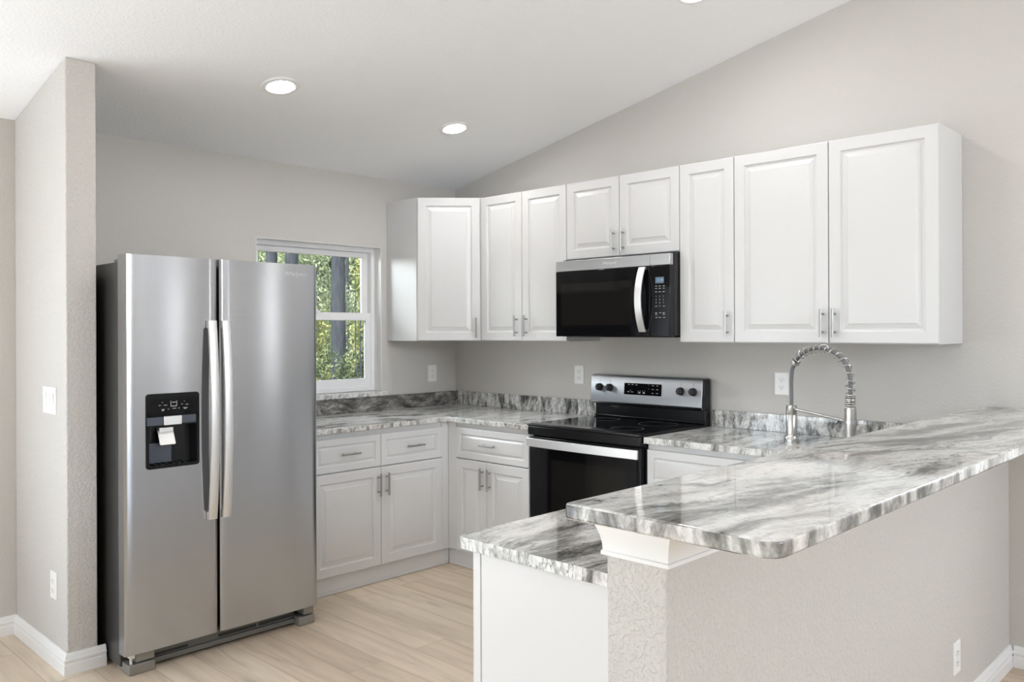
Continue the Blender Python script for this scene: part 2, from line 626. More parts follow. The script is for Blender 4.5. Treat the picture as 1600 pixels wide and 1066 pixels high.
def text(name, s, fr, u, v, size, mat, parent, depth=0.0006, shear=0.0, d=0.0, align='CENTER'):
    cu = bpy.data.curves.new('tmp', 'FONT')
    cu.body = s
    cu.size = size
    cu.align_x = align
    cu.align_y = 'CENTER'
    cu.extrude = depth
    cu.shear = shear
    cu.resolution_u = 3
    t = bpy.data.objects.new('tmp', cu)
    COL.objects.link(t)
    bpy.context.view_layer.update()
    me = bpy.data.meshes.new_from_object(t.evaluated_get(bpy.context.evaluated_depsgraph_get()))
    bpy.data.objects.remove(t)
    bpy.data.curves.remove(cu)
    bm = B()
    bm.from_mesh(me)
    bpy.data.meshes.remove(me)
    for w in bm.verts:
        w.co = fr(u + w.co.x, v + w.co.y, d + w.co.z)
    return obj(name, bm, mat, parent, smooth=False)


# ------------------------------------------------------------------ room shell
HC, SL, RIDGE = 2.4354, 0.2015, 6.0


def ceil_z(x):
    return HC + SL * (x if x < RIDGE else 2 * RIDGE - x)


XR, YF = 9.0, -8.3
structure(boxm('floor', (-0.12, XR + 0.12, YF - 0.12, 0.12, -0.10, 0.0), M['floor'], smooth=False))

bm = B()
FY = Frame((0, 0, 0), (1, 0, 0), (0, 0, 1), (0, -1, 0))       # u = x, v = z, d = -y
prism(bm, FY, [(-0.12, ceil_z(-0.12)), (RIDGE, ceil_z(RIDGE)), (XR + 0.12, ceil_z(XR + 0.12)), (XR + 0.12, ceil_z(XR + 0.12) + 0.12),
               (RIDGE, ceil_z(RIDGE) + 0.12), (-0.12, ceil_z(-0.12) + 0.12)], -0.12, 0.12 - YF)
structure(obj('ceiling', bm, M['ceiling'], smooth=False))

# back wall with the range: gable shape
gable = [(0.0, 0.0), (XR, 0.0), (XR, ceil_z(XR)), (RIDGE, ceil_z(RIDGE)), (0.0, ceil_z(0))]
structure(obj('wall_back', prism(B(), FY, gable, -0.12, 0.0, [[(4.33, 0.7), (4.59, 0.7), (4.59, 2.2), (4.33, 2.2)],
                                                              [(6.34, 0.7), (6.70, 0.7), (6.70, 2.2), (6.34, 2.2)]]), M['wall'], smooth=False))  # narrow openings added for the refrigerator door streaks
structure(obj('wall_front', prism(B(), Frame((0, YF, 0), (1, 0, 0), (0, 0, 1), (0, -1, 0)), gable, 0.0, 0.12,
                                  [[(1.2, 0.35), (5.2, 0.35), (5.2, 2.3), (1.2, 2.3)]]), M['wall'], smooth=False))

# left wall with the kitchen window and, further along, the patio door opening
WY0, WY1, WZ0, WZ1 = -1.559, -0.657, 1.000, 1.980
FX = Frame((0, 0, 0), (0, 1, 0), (0, 0, 1), (1, 0, 0))        # u = y, v = z, d = x
structure(obj('wall_left', prism(B(), FX, [(YF, 0), (0, 0), (0, HC), (YF, HC)], -0.14, 0.0,
                                 [[(WY0, WZ0), (WY1, WZ0), (WY1, WZ1), (WY0, WZ1)],
                                  [(-6.6, 0.02), (-3.9, 0.02), (-3.9, 2.08), (-6.6, 2.08)]]), M['wall'], smooth=False))
FXR = Frame((XR, 0, 0), (0, 1, 0), (0, 0, 1), (1, 0, 0))
structure(obj('wall_right', prism(B(), FXR, [(YF, 0), (0, 0), (0, ceil_z(XR)), (YF, ceil_z(XR))], 0.0, 0.12,
                                  [[(-3.1, 1.85), (-0.3, 1.85), (-0.3, 2.95), (-3.1, 2.95)]]), M['wall'], smooth=False))  # high opening added so fill light clears the bar

# short wing wall beside the refrigerator
SX, SY0, SY1 = 0.700, -2.806, -2.684
bm = prism(B(), FY, [(0.0, 0.0), (SX, 0.0), (SX, ceil_z(SX)), (0.0, ceil_z(0))], -SY1, -SY0)
structure(obj('wall_wing', bm, M['wall_knock'], bevel=0.006, seg=3))

# peninsula half wall carrying the bar
KX0, KX1, KY = 3.349, 3.502, -2.5775
structure(boxm('wall_peninsula', (KX0, KX1, KY, 0.0, 0.0, 1.060), M['wall_knock'], bevel=0.005, seg=3))

# painted cove moulding around the top of the half wall
prof = [(0.0, 0.948), (0.009, 0.948), (0.009, 0.956), (0.006, 0.958), (0.007, 0.972), (0.010, 0.987), (0.015, 1.003),
        (0.019, 1.013), (0.019, 1.020), (0.024, 1.022), (0.026, 1.034), (0.030, 1.040), (0.030, 1.0605), (0.0, 1.0605)]
bm = B()
rows = []
for d, z in prof:
    rows.append([bm.verts.new(p) for p in ((KX0 - d, 0, z), (KX0 - d, KY - d, z), (KX1 + d, KY - d, z), (KX1 + d, 0, z))])
for p, q in zip(rows, rows[1:]):
    for k in range(3):
        bm.faces.new((p[k], p[k + 1], q[k + 1], q[k]))
structure(obj('trim_1', bm, M['trim'], angle=50))

BASEP = [(0.0, 0.0), (0.016, 0.0), (0.016, 0.043), (0.0125, 0.046), (0.0125, 0.054), (0.0165, 0.057), (0.0165, 0.064), (0.011, 0.068),
         (0.009, 0.079), (0.005, 0.086), (0.0, 0.088)]


def baseboard(name, path):
    """path of (x, y) with the room on the left side of travel; mitred corners"""
    bm = B()
    pts = [Vector((*p, 0)) for p in path]
    rows = []
    for i, p in enumerate(pts):
        dirs = []
        if i > 0:
            dirs.append((p - pts[i - 1]).normalized())
        if i < len(pts) - 1:
            dirs.append((pts[i + 1] - p).normalized())
        nrm = [Vector((-d.y, d.x, 0)) for d in dirs]
        m = nrm[0] if len(nrm) == 1 else (nrm[0] + nrm[1]) / (1 + nrm[0].dot(nrm[1]))
        rows.append([bm.verts.new(p + m * d + Vector((0, 0, z))) for d, z in BASEP])
    for a, b in zip(rows, rows[1:]):
        for k in range(len(BASEP) - 1):
            bm.faces.new((a[k], b[k], b[k + 1], a[k + 1]))
    bm.faces.new(rows[0])
    bm.faces.new(rows[-1][::-1])
    return structure(obj(name, bm, M['trim'], angle=20))


baseboard('baseboard_left', [(SX, SY1 + 0.03), (SX, SY0), (0.0, SY0), (0.0, -3.86)])
baseboard('baseboard_peninsula', [(KX0 + 0.002, KY), (KX1, KY), (KX1, 0.0)][::-1])
baseboard('baseboard_back', [(KX1 + 0.017, 0.0), (XR - 0.01, 0.0)][::-1])

# ------------------------------------------------------------------ kitchen window
win = bpy.data.objects.new('window_1', None)
COL.objects.link(win)
win.location = (-0.1, (WY0 + WY1) / 2, WZ0)
structure(win)


def rect_frame(bm, fr, u0, v0, u1, v1, wl, wr, wb, wt, d0, d1):
    prism(bm, fr, [(u0, v0), (u1, v0), (u1, v1), (u0, v1)], d0, d1,
          [[(u0 + wl, v0 + wb), (u1 - wr, v0 + wb), (u1 - wr, v1 - wt), (u0 + wl, v1 - wt)]])
    return bm


zs = 1.032   # top of the granite sill
obj('window_frame', rect_frame(B(), FX, WY0 + 0.001, zs, WY1 - 0.001, WZ1 - 0.001, 0.028, 0.028, 0.03, 0.03, -0.138, -0.075), M['vinyl'], win, 0.003)
obj('upper_sash', rect_frame(B(), FX, WY0 + 0.03, 1.500, WY1 - 0.03, WZ1 - 0.032, 0.045, 0.045, 0.045, 0.035, -0.134, -0.112), M['vinyl'], win, 0.003)
obj('lower_sash', rect_frame(B(), FX, WY0 + 0.02, zs + 0.025, WY1 - 0.02, 1.548, 0.045, 0.045, 0.058, 0.05, -0.108, -0.084), M['vinyl'], win, 0.003)
boxm('upper_pane', (-0.125, -0.121, WY0 + 0.07, WY1 - 0.07, 1.535, WZ1 - 0.06), M['glass'], win, smooth=False)
boxm('lower_pane', (-0.098, -0.094, WY0 + 0.06, WY1 - 0.06, zs + 0.075, 1.505), M['glass'], win, smooth=False)
bm = B()
box(bm, -0.092, -0.070, -1.14, -1.08, 1.548, 1.558)
tube(bm, [(-0.08, -1.13, 1.562), (-0.08, -1.09, 1.562)], 0.006, 8)
obj('sash_lock', bm, M['vinyl'], win, 0.002)
# white painted returns lining the opening
bm = B()
box(bm, -0.075, -0.0005, WY1 - 0.004, WY1 - 0.0003, zs, WZ1 - 0.004)
box(bm, -0.075, -0.0005, WY0 + 0.0003, WY0 + 0.004, zs, WZ1 - 0.004)
box(bm, -0.075, -0.0005, WY0 + 0.0003, WY1 - 0.0003, WZ1 - 0.004, WZ1 - 0.0003)
obj('window_return', bm, M['trim'], win, smooth=False)

tag(boxm('window_sill', (-0.136, 0.030, WY0 + 0.002, -0.628, 1.0005, 1.031), M['gr_sill'], None, 0.004),
    'speckled white granite sill slab under the window, beside the refrigerator', 'window sill')

# simple frames in unseen openings; the last three are added for light
for nm, fr, u0, v0, u1, v1, nmul in (('window_2', Frame((0, YF, 0), (1, 0, 0), (0, 0, 1), (0, -1, 0)), 1.2, 0.35, 5.2, 2.3, 4),
                                     ('door_1', Frame((0, 0, 0), (0, 1, 0), (0, 0, 1), (-1, 0, 0)), -6.6, 0.02, -3.9, 2.08, 2),
                                     ('added_window_3', Frame((XR, 0, 0), (0, 1, 0), (0, 0, 1), (1, 0, 0)), -3.1, 1.85, -0.3, 2.95, 3),
                                     ('added_window_4', Frame((0, 0, 0), (1, 0, 0), (0, 0, 1), (0, 1, 0)), 4.33, 0.7, 4.59, 2.2, 1),
                                     ('added_window_5', Frame((0, 0, 0), (1, 0, 0), (0, 0, 1), (0, 1, 0)), 6.34, 0.7, 6.70, 2.2, 1)):
    bm = B()
    w = (u1 - u0) / nmul
    holes = [[(u0 + w * i + 0.03, v0 + 0.05), (u0 + w * (i + 1) - 0.03, v0 + 0.05), (u0 + w * (i + 1) - 0.03, v1 - 0.05), (u0 + w * i + 0.03, v1 - 0.05)] for i in range(nmul)]
    prism(bm, fr, [(u0, v0), (u1, v0), (u1, v1), (u0, v1)], 0.03, 0.07, holes)
    structure(obj(nm, bm, M['vinyl'], smooth=False))

# ------------------------------------------------------------------ ceiling downlights
nrm = Vector((SL, 0, -1)).normalized()


def downlight(x, y, label, lit=True):
    p = Vector((x, y, ceil_z(x)))
    t = thing('ceiling_downlight', p, label, 'ceiling light', 'recessed ceiling lights')
    obj('trim_ring', lathe(B(), p, nrm, [(0.061, 0.0005), (0.061, 0.004), (0.066, 0.008), (0.078, 0.009), (0.088, 0.006), (0.092, 0.0005)], 40, False, False), M['trim'], t)
    obj('lens', lathe(B(), p, nrm, [(0.0605, 0.0006), (0.0605, 0.0035), (0.05, 0.0050), (0.025, 0.0058), (0.0, 0.006)], 40), M['lens'], t)


downlight(0.864, -1.90, 'round recessed ceiling light above the refrigerator, nearer the wing wall')
downlight(0.848, -0.765, 'round recessed ceiling light nearer the back corner, above the corner cabinets')
downlight(2.46, -0.765, 'recessed ceiling light at the top edge of the photo, above the narrow cabinet')
downlight(2.46, -1.90, 'recessed ceiling light in the middle of the kitchen, above the frame')
downlight(4.25, -2.3, 'recessed ceiling light near the ridge over the dining side of the bar')

# ------------------------------------------------------------------ cabinets
DOORP = [(0, -0.019), (0, -0.0035), (0.001, -0.0012), (0.0035, 0), (0.051, 0), (0.0535, -0.0020), (0.0565, -0.0085), (0.0640, -0.0090),
         (0.0845, -0.0030), (0.0865, -0.0012), (0.088, -0.0010)]
DRAWP = [(0, -0.019), (0, -0.003), (0.001, -0.001), (0.003, 0), (0.036, 0), (0.038, -0.0016), (0.0410, -0.0072), (0.0455, -0.0076),
         (0.0545, -0.0028), (0.056, -0.0012), (0.057, -0.0010)]


def bar_pull(fr, u, v, vertical, L, parent, d=0.0):
    bm = B()
    e = (lambda s: (u, v + s)) if vertical else (lambda s: (u + s, v))
    tube(bm, [fr(*e(-L / 2), d + 0.030), fr(*e(L / 2), d + 0.030)], 0.0058, 10)
    for s in (-L * 0.32, L * 0.32):
        tube(bm, [fr(*e(s), d + 0.0003), fr(*e(s), d + 0.027)], 0.0046, 8)
    return obj('handle', bm, M['pull'], parent)


def door(fr, u0, v0, w, h, parent, handle=None, name='door', rings=DOORP):
    o = obj(name, ring_panel(B(), fr, u0, v0, w, h, rings), M['cab'], parent, angle=20)
    if handle:
        bar_pull(fr, handle[0], handle[1], handle[2], handle[3], o)
    return o


ZB, ZT, UD = 1.3626, 2.2791, 0.3162     # uppers: bottom, top, depth to the door face


def upper(label, x0, x1, z0, doors, right_end=False):
    t = thing('wall_cabinet', ((x0 + x1) / 2, -0.15, z0), label, 'wall cabinet', 'white wall cabinets')
    boxm('body', (x0 + 0.0008, x1 - 0.0008, -UD + 0.0195, -0.0008, z0, ZT), M['cab'], t, 0.001)
    fr = Frame((0, -UD, 0), (1, 0, 0), (0, 0, 1), (0, -1, 0))
    for (a, b, hu) in doors:
        if z0 > 1.5:
            hz = z0 + 0.087
        else:
            hz = z0 + 0.093
        door(fr, a + 0.0018, z0 + 0.003, b - a - 0.0036, ZT - z0 - 0.006, t, (hu, hz, True, 0.128))
    return t


upper('white wall cabinet with two narrow tall doors, left of the microwave', 0.5965, 1.3144, ZB, [(0.5985, 0.957, 0.918), (0.957, 1.3144, 0.998)])
upper('short white two-door wall cabinet directly above the microwave', 1.3144, 2.0795, 1.8322, [(1.3144, 1.694, 1.660), (1.694, 2.0795, 1.724)])
upper('narrow white single-door wall cabinet just right of the microwave', 2.0795, 2.3911, ZB, [(2.0795, 2.3911, 2.356)])
upper('wide white two-door wall cabinet at the right end, above the faucet', 2.3911, 3.3254, ZB, [(2.3911, 2.8619, 2.836), (2.8619, 3.3254, 2.891)])

# diagonal corner cabinet
t = thing('wall_cabinet', (0.25, -0.25, ZB), 'white diagonal corner wall cabinet with one door, beside the window', 'wall cabinet', 'white wall cabinets')
P0, P1 = (0.3162, -0.6142), (0.5960, -0.3162)
bm = prism(B(), Frame((0, 0, 0), (1, 0, 0), (0, 1, 0), (0, 0, 1)),
           [(0.0008, -0.0008), (0.0008, -0.6142), (0.3162 - 0.006, -0.6142), (0.5957, -0.3162 + 0.006), (0.5957, -0.0008)], ZB, ZT)
obj('body', bm, M['cab'], t, 0.001)
uv = Vector((P1[0] - P0[0], P1[1] - P0[1], 0))
fr = Frame((P0[0], P0[1], 0), uv, (0, 0, 1), (uv.y, -uv.x, 0))
fr.o += fr.n * 0.0165
L = uv.length
door(fr, 0.006, ZB + 0.003, L - 0.012, ZT - ZB - 0.006, t, (L - 0.032, ZB + 0.083, True, 0.128))

# base cabinets ---------------------------------------------------------------
BX = 0.632         # door face distance from the wall
TK = 0.600


def base_body(t, dims, toe):
    boxm('body', dims, M['cab'], t, 0.001)
    boxm('toe_kick', toe, M['cab'], t)


# under the window
t = thing('base_cabinet', (0.3, -1.136, 0), 'white base cabinet with two drawers and two doors, under the window', 'base cabinet', 'white base cabinets')
base_body(t, (0.001, BX - 0.0195, -1.594, -0.6325, 0.100, 0.8735), (0.001, TK, -1.594, -0.6015, 0.0005, 0.0995))
boxm('shoe_moulding', (TK, TK + 0.010, -1.594, -0.611, 0.0005, 0.018), M['cab'], t, 0.003)
boxm('corner_filler', (0.30, BX - 0.008, -0.6765, -0.6245, 0.102, 0.8735), M['cab'], t, 0.0)
frw = Frame((BX, 0, 0), (0, 1, 0), (0, 0, 1), (1, 0, 0))
for (a, b, hy) in ((-1.5925, -1.137, -1.160), (-1.137, -0.680, -1.102)):
    dr = door(frw, a + 0.0015, 0.6635, b - a - 0.003, 0.181, t, ((a + b) / 2 + 0.01, 0.757, False, 0.12), 'drawer', DRAWP)
    door(frw, a + 0.0015, 0.103, b - a - 0.003, 0.5545, t, (hy, 0.560, True, 0.128))

# left of the range
t = thing('base_cabinet', (1.0, -0.3, 0), 'white base cabinet with one drawer and two doors, left of the range', 'base cabinet', 'white base cabinets')
base_body(t, (0.634, 1.3225, -BX + 0.0195, -0.001, 0.100, 0.8735), (0.6005, 1.3225, -TK, -0.001, 0.0005, 0.0995))
boxm('shoe_moulding', (0.6105, 1.3225, -TK - 0.010, -TK, 0.0005, 0.018), M['cab'], t, 0.003)
boxm('corner_filler', (0.6245, 0.6975, -BX + 0.008, -0.58, 0.102, 0.8735), M['cab'], t, 0.001)
frr = Frame((0, -BX, 0), (1, 0, 0), (0, 0, 1), (0, -1, 0))
door(frr, 0.701, 0.6635, 0.604, 0.181, t, (0.992, 0.757, False, 0.12), 'drawer', DRAWP)
door(frr, 0.701, 0.103, 0.264, 0.5545, t, (0.940, 0.560, True, 0.128))
door(frr, 0.968, 0.103, 0.337, 0.5545, t, (0.999, 0.560, True, 0.128))

# right of the range
t = thing('base_cabinet', (2.5, -0.3, 0), 'white base cabinet right of the range, mostly hidden behind the bar', 'base cabinet', 'white base cabinets')
base_body(t, (2.0885, 2.93, -BX + 0.0195, -0.001, 0.100, 0.8735), (2.0885, 2.962, -TK, -0.001, 0.0005, 0.0995))
door(frr, 2.094, 0.6635, 0.72, 0.181, t, (2.45, 0.757, False, 0.12), 'drawer', DRAWP)
door(frr, 2.094, 0.103, 0.358, 0.5545, t, (2.42, 0.560, True, 0.128))
door(frr, 2.456, 0.103, 0.358, 0.5545, t, (2.49, 0.560, True, 0.128))

# peninsula run
t = thing('base_cabinet', (3.1, -1.6, 0), 'white peninsula base cabinet, its plain end panel beside the half wall', 'base cabinet', 'white base cabinets')
base_body(t, (2.9315, KX0 - 0.001, -2.535, -0.634, 0.100, 0.8735), (2.9635, KX0 - 0.001, -2.535, -0.63, 0.0005, 0.0995))
FE = Frame((0, -2.552, 0), (1, 0, 0), (0, 0, 1), (0, -1, 0))
boxm('end_panel', (2.933, KX0 - 0.001, -2.552, -2.5355, 0.0005, 0.8735), M['cab'], t, 0.001)
boxm('end_stile', (2.906, 2.9325, -2.5545, -2.5355, 0.0005, 0.8735), M['cab'], t, 0.0015)
frp = Frame((2.912, 0, 0), (0, -1, 0), (0, 0, 1), (-1, 0, 0))
w = (2.53 - 0.70) / 4
for k in range(4):
    a = 0.70 + w * k
    door(frp, a + 0.0015, 0.6635, w - 0.003, 0.181, t, (a + w / 2, 0.757, False, 0.12), 'drawer', DRAWP)
    door(frp, a + 0.0015, 0.103, w - 0.003, 0.5545, t, (a + (w - 0.035 if k % 2 == 0 else 0.035), 0.560, True, 0.128))

# ------------------------------------------------------------------ granite
FZ = Frame((0, 0, 0), (1, 0, 0), (0, 1, 0), (0, 0, 1))
CT0, CT1, CD = 0.8745, 0.905, 0.6484
bm = prism(B(), FZ, outline([(0.0008, -0.0008), (0.0008, -1.60), (CD, -1.60), (CD, -CD, 0.012), (1.3185, -CD), (1.3185, -0.0008)]), CT0, CT1)
tag(obj('countertop', bm, M['gr_left'], None, 0.0045, 3), 'L-shaped granite countertop in the corner, left of the range', 'countertop')

SKX0, SKX1, SKY0, SKY1 = 2.925, 3.285, -0.86, -0.22
bm = prism(B(), FZ, outline([(2.0855, -0.0008), (2.0855, -CD), (2.8635, -CD, 0.012), (2.8635, -2.5745, 0.028), (KX0 - 0.0008, -2.5745), (KX0 - 0.0008, -0.0008)]),
           CT0, CT1, [rrect(SKX0, SKY0, SKX1, SKY1, 0.05)])
tag(obj('countertop', bm, M['gr_low'], None, 0.0045, 3), 'lower granite peninsula countertop with the faucet, below the bar', 'countertop')

bm = prism(B(), FZ, outline([(3.394, -0.0012), (3.394 - 0.002, -2.7705, 0.014), (3.834, -2.7705, 0.04), (3.834, -0.0012)]), 1.0612, 1.0925)
tag(obj('bar_top', bm, M['gr_bar'], None, 0.006, 3), 'raised granite bar top on the half wall, longest slab in front', 'bar top')

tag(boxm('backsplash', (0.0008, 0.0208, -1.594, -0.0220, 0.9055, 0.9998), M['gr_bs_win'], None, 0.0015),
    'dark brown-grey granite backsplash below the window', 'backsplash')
tag(boxm('backsplash', (0.0008, 1.3110, -0.0210, -0.0008, 0.9055, 0.9998), M['gr_bs_range'], None, 0.0015),
    'streaky grey granite backsplash between the corner and the range', 'backsplash')
tag(boxm('backsplash', (2.0925, KX0 - 0.001, -0.0210, -0.0008, 0.9055, 0.9950), M['gr_bs_range'], None, 0.0015),
    'grey granite backsplash right of the range, behind the faucet', 'backsplash')

# undermount sink
t = thing('sink', ((SKX0 + SKX1) / 2, (SKY0 + SKY1) / 2, 0.70), 'stainless undermount sink let into the peninsula counter beside the faucet', 'sink')
bm = B()
rings = []
for ins, z in ((-0.02, 0.8740), (0.004, 0.8740), (0.006, 0.72), (0.03, 0.69), (0.03, 0.685), (-0.003, 0.715), (-0.01, 0.868), (-0.02, 0.868)):
    rings.append([bm.verts.new((u, v, z)) for u, v in rrect(SKX0 + ins, SKY0 + ins, SKX1 - ins, SKY1 - ins, 0.05)])
for a, b in zip(rings, rings[1:] + rings[:1]):
    for k in range(len(a)):
        bm.faces.new((a[k], a[(k + 1) % len(a)], b[(k + 1) % len(a)], b[k]))
bm.faces.new(rings[3])
bm.faces.new(rings[4][::-1])
obj('basin', bm, M['nickel'], t)
obj('drain', lathe(B(), ((SKX0 + SKX1) / 2, (SKY0 + SKY1) / 2, 0.6905), (0, 0, 1), [(0.045, 0), (0.045, 0.002), (0.03, 0.003), (0.02, 0.001)], 24), M['dark'], t)

# ------------------------------------------------------------------ faucet
fx, fy = 2.682, -0.311
fd = Vector((0.93, -0.37, 0)).normalized()
LF = 0.352
t = thing('faucet', (fx, fy, CT1), 'tall brushed-nickel spring faucet on the lower counter behind the bar', 'faucet')
F0 = Vector((fx, fy, 0))
F1 = F0 + fd * LF
obj('base_flange', lathe(B(), F0 + Vector((0, 0, CT1 + 0.0003)), (0, 0, 1), [(0.034, 0), (0.034, 0.012), (0.031, 0.016), (0.030, 0.030), (0.026, 0.034)], 32), M['nickel'], t)
obj('post', lathe(B(), F0 + Vector((0, 0, 0.9395)), (0, 0, 1), [(0.0245, 0), (0.0245, 0.088), (0.0235, 0.090), (0.0235, 0.091), (0.0245, 0.093), (0.0245, 0.132), (0.022, 0.135)], 32), M['nickel'], t)
obj('bridge', tube(B(), [F0 + fd * 0.0245 + Vector((0, 0, 1.058)), F1 - fd * 0.0255 + Vector((0, 0, 1.032))], 0.0062, 12), M['nickel'], t)
# inner hose path: up from the post, over the arch, down into the spray head
path = [F0 + Vector((0, 0, 1.0748)), F0 + Vector((0, 0, 1.12)), F0 + fd * -0.001 + Vector((0, 0, 1.18)), F0 + fd * 0.004 + Vector((0, 0, 1.24))]
zc, rz = 1.195, 0.148
arc = []
for i in range(0, 49):
    a = math.pi - math.pi * i / 48
    arc.append(F0 + fd * (LF / 2 + (LF / 2) * math.cos(a)) + Vector((0, 0, zc + rz * (math.sin(a) ** 0.92))))
arc = [p for p in arc if p.z > 1.245 or p.dot(fd) > (F0 + fd * LF / 2).dot(fd)]
hose = path + arc + [F1 + Vector((0, 0, 1.16)), F1 + Vector((0, 0, 1.085))]
obj('hose', tube(B(), hose, 0.0085, 10), M['hose'], t)
# spring coil wound around the hose


def resample(pts, n):
    d = [0]
    for a, b in zip(pts, pts[1:]):
        d.append(d[-1] + (b - a).length)
    out = []
    j = 0
    for i in range(n):
        s = d[-1] * i / (n - 1)
        while j < len(d) - 2 and d[j + 1] < s:
            j += 1
        f = (s - d[j]) / max(1e-9, d[j + 1] - d[j])
        out.append(pts[j].lerp(pts[j + 1], f))
    return out


i0 = next(i for i, p in enumerate(hose) if p.z > 1.262)
run = resample(hose[i0:-2] + [F1 + Vector((0, 0, 1.145))], 700)
side = fd.cross(Vector((0, 0, 1))).normalized()
coil = []
tight0 = 2.5
ncoil = 14.5
for i, p in enumerate(run):
    s = i / (len(run) - 1)
    tg = (run[min(i + 1, len(run) - 1)] - run[max(i - 1, 0)]).normalized()
    nn = side.cross(tg).normalized()
    if s < 0.045:
        ph = s / 0.045 * 3.5
    else:
        ph = 3.5 + (s - 0.045) / 0.955 * ncoil
    a = 2 * math.pi * ph
    coil.append(p + (side * math.cos(a) + nn * math.sin(a)) * 0.0185)
bm = tube(B(), coil, 0.0025, 6)
# close-wound end above the spray head
end = []
for i in range(0, 181):
    a = 2 * math.pi * 6 * i / 180
    end.append(F1 + Vector((0, 0, 1.145 - 0.052 * i / 180)) + (side * math.cos(a) + fd * math.sin(a)) * 0.0185)
tube(bm, end, 0.0036, 6)
obj('spring', bm, M['nickel'], t)
obj('spray_head', lathe(B(), F1 + Vector((0, 0, 0.955)), (0, 0, 1), [(0.018, 0), (0.021, 0.002), (0.021, 0.02), (0.0235, 0.045), (0.0245, 0.08), (0.0245, 0.133), (0.021, 0.136), (0.020, 0.139)], 32), M['nickel'], t)
obj('holder_ring', lathe(B(), F1 + Vector((0, 0, 1.024)), (0, 0, 1), [(0.0248, 0), (0.0275, 0.001), (0.0275, 0.015), (0.0248, 0.016)], 32, False, False), M['nickel'], t)

# ------------------------------------------------------------------ refrigerator
FY0, FGA, FGB, FY1 = -2.656, -2.2535, -2.2405, -1.740
FXF, FT, FB = 0.923, 1.750, 0.087
t = thing('refrigerator', (0.45, -2.198, 0), 'stainless side-by-side refrigerator with an ice and water dispenser, by the wing wall', 'refrigerator')
boxm('body', (0.03, 0.838, FY0 + 0.012, FY1 - 0.012, 0.022, 1.722), M['fridge_side'], t, 0.004)
boxm('door_gasket', (0.8382, 0.8575, FY0 + 0.016, FY1 - 0.016, FB + 0.005, 1.722), M['gasket'], t)
frf = Frame((FXF, 0, 0), (0, 1, 0), (0, 0, 1), (1, 0, 0))
DY0, DY1, DZ0, DZ1 = -2.569, -2.339, 0.848, 1.165
# doors: slightly crowned fronts like the real thing


def crowned_door(y0, y1, z0, z1, hole=None):
    bm = B()
    cuts = 10
    cro = 0.006

    def front(y):
        s = 2 * (y - y0) / (y1 - y0) - 1
        e = max(0.0, abs(s) - 0.94) / 0.06
        return FXF - cro * s * s * 0.6 - 0.005 * e * e
    ys = [y0 + (y1 - y0) * k / cuts for k in range(cuts + 1)]
    ys += [y0 + (y1 - y0) * 0.012, y1 - (y1 - y0) * 0.012, y0 + (y1 - y0) * 0.03, y1 - (y1 - y0) * 0.03]
    zs_ = [z0, z1]
    if hole:
        ys += [hole[0], hole[1]]
        zs_ += [hole[2], hole[3]]
        ys = [y for y in ys if y <= hole[0] + 1e-6 or y >= hole[1] - 1e-6]
    ys = sorted(set(round(y, 5) for y in ys))
    zs_ = sorted(zs_)
    grid = {}
    for i, y in enumerate(ys):
        for j, z in enumerate(zs_):
            grid[i, j] = bm.verts.new((front(y), y, z))
    back = {}
    for i, y in enumerate(ys):
        for j in (0, len(zs_) - 1):
            back[i, j] = bm.verts.new((0.858, y, zs_[j]))
    nj = len(zs_) - 1
    ni = len(ys) - 1
    for i in range(ni):
        for j in range(nj):
            if hole and abs(ys[i] - hole[0]) < 1e-4 and abs(zs_[j] - hole[2]) < 1e-4:
                continue
            bm.faces.new((grid[i, j], grid[i + 1, j], grid[i + 1, j + 1], grid[i, j + 1]))
        bm.faces.new((grid[i, 0], back[i, 0], back[i + 1, 0], grid[i + 1, 0]))
        bm.faces.new((grid[i, nj], grid[i + 1, nj], back[i + 1, nj], back[i, nj]))
        bm.faces.new((back[i, 0], back[i, nj], back[i + 1, nj], back[i + 1, 0]))
    for i in (0, ni):
        bm.faces.new([back[i, 0]] + [grid[i, j] for j in range(nj + 1)] + [back[i, nj]])
    return bm


fz = obj('freezer_door', crowned_door(FY0, FGA, FB, FT, (DY0 + 0.004, DY1 - 0.004, DZ0 + 0.004, DZ1 - 0.004)), M['steel'], t, angle=30)
fg = obj('refrigerator_door', crowned_door(FGB, FY1, FB, FT), M['steel'], t, angle=30)


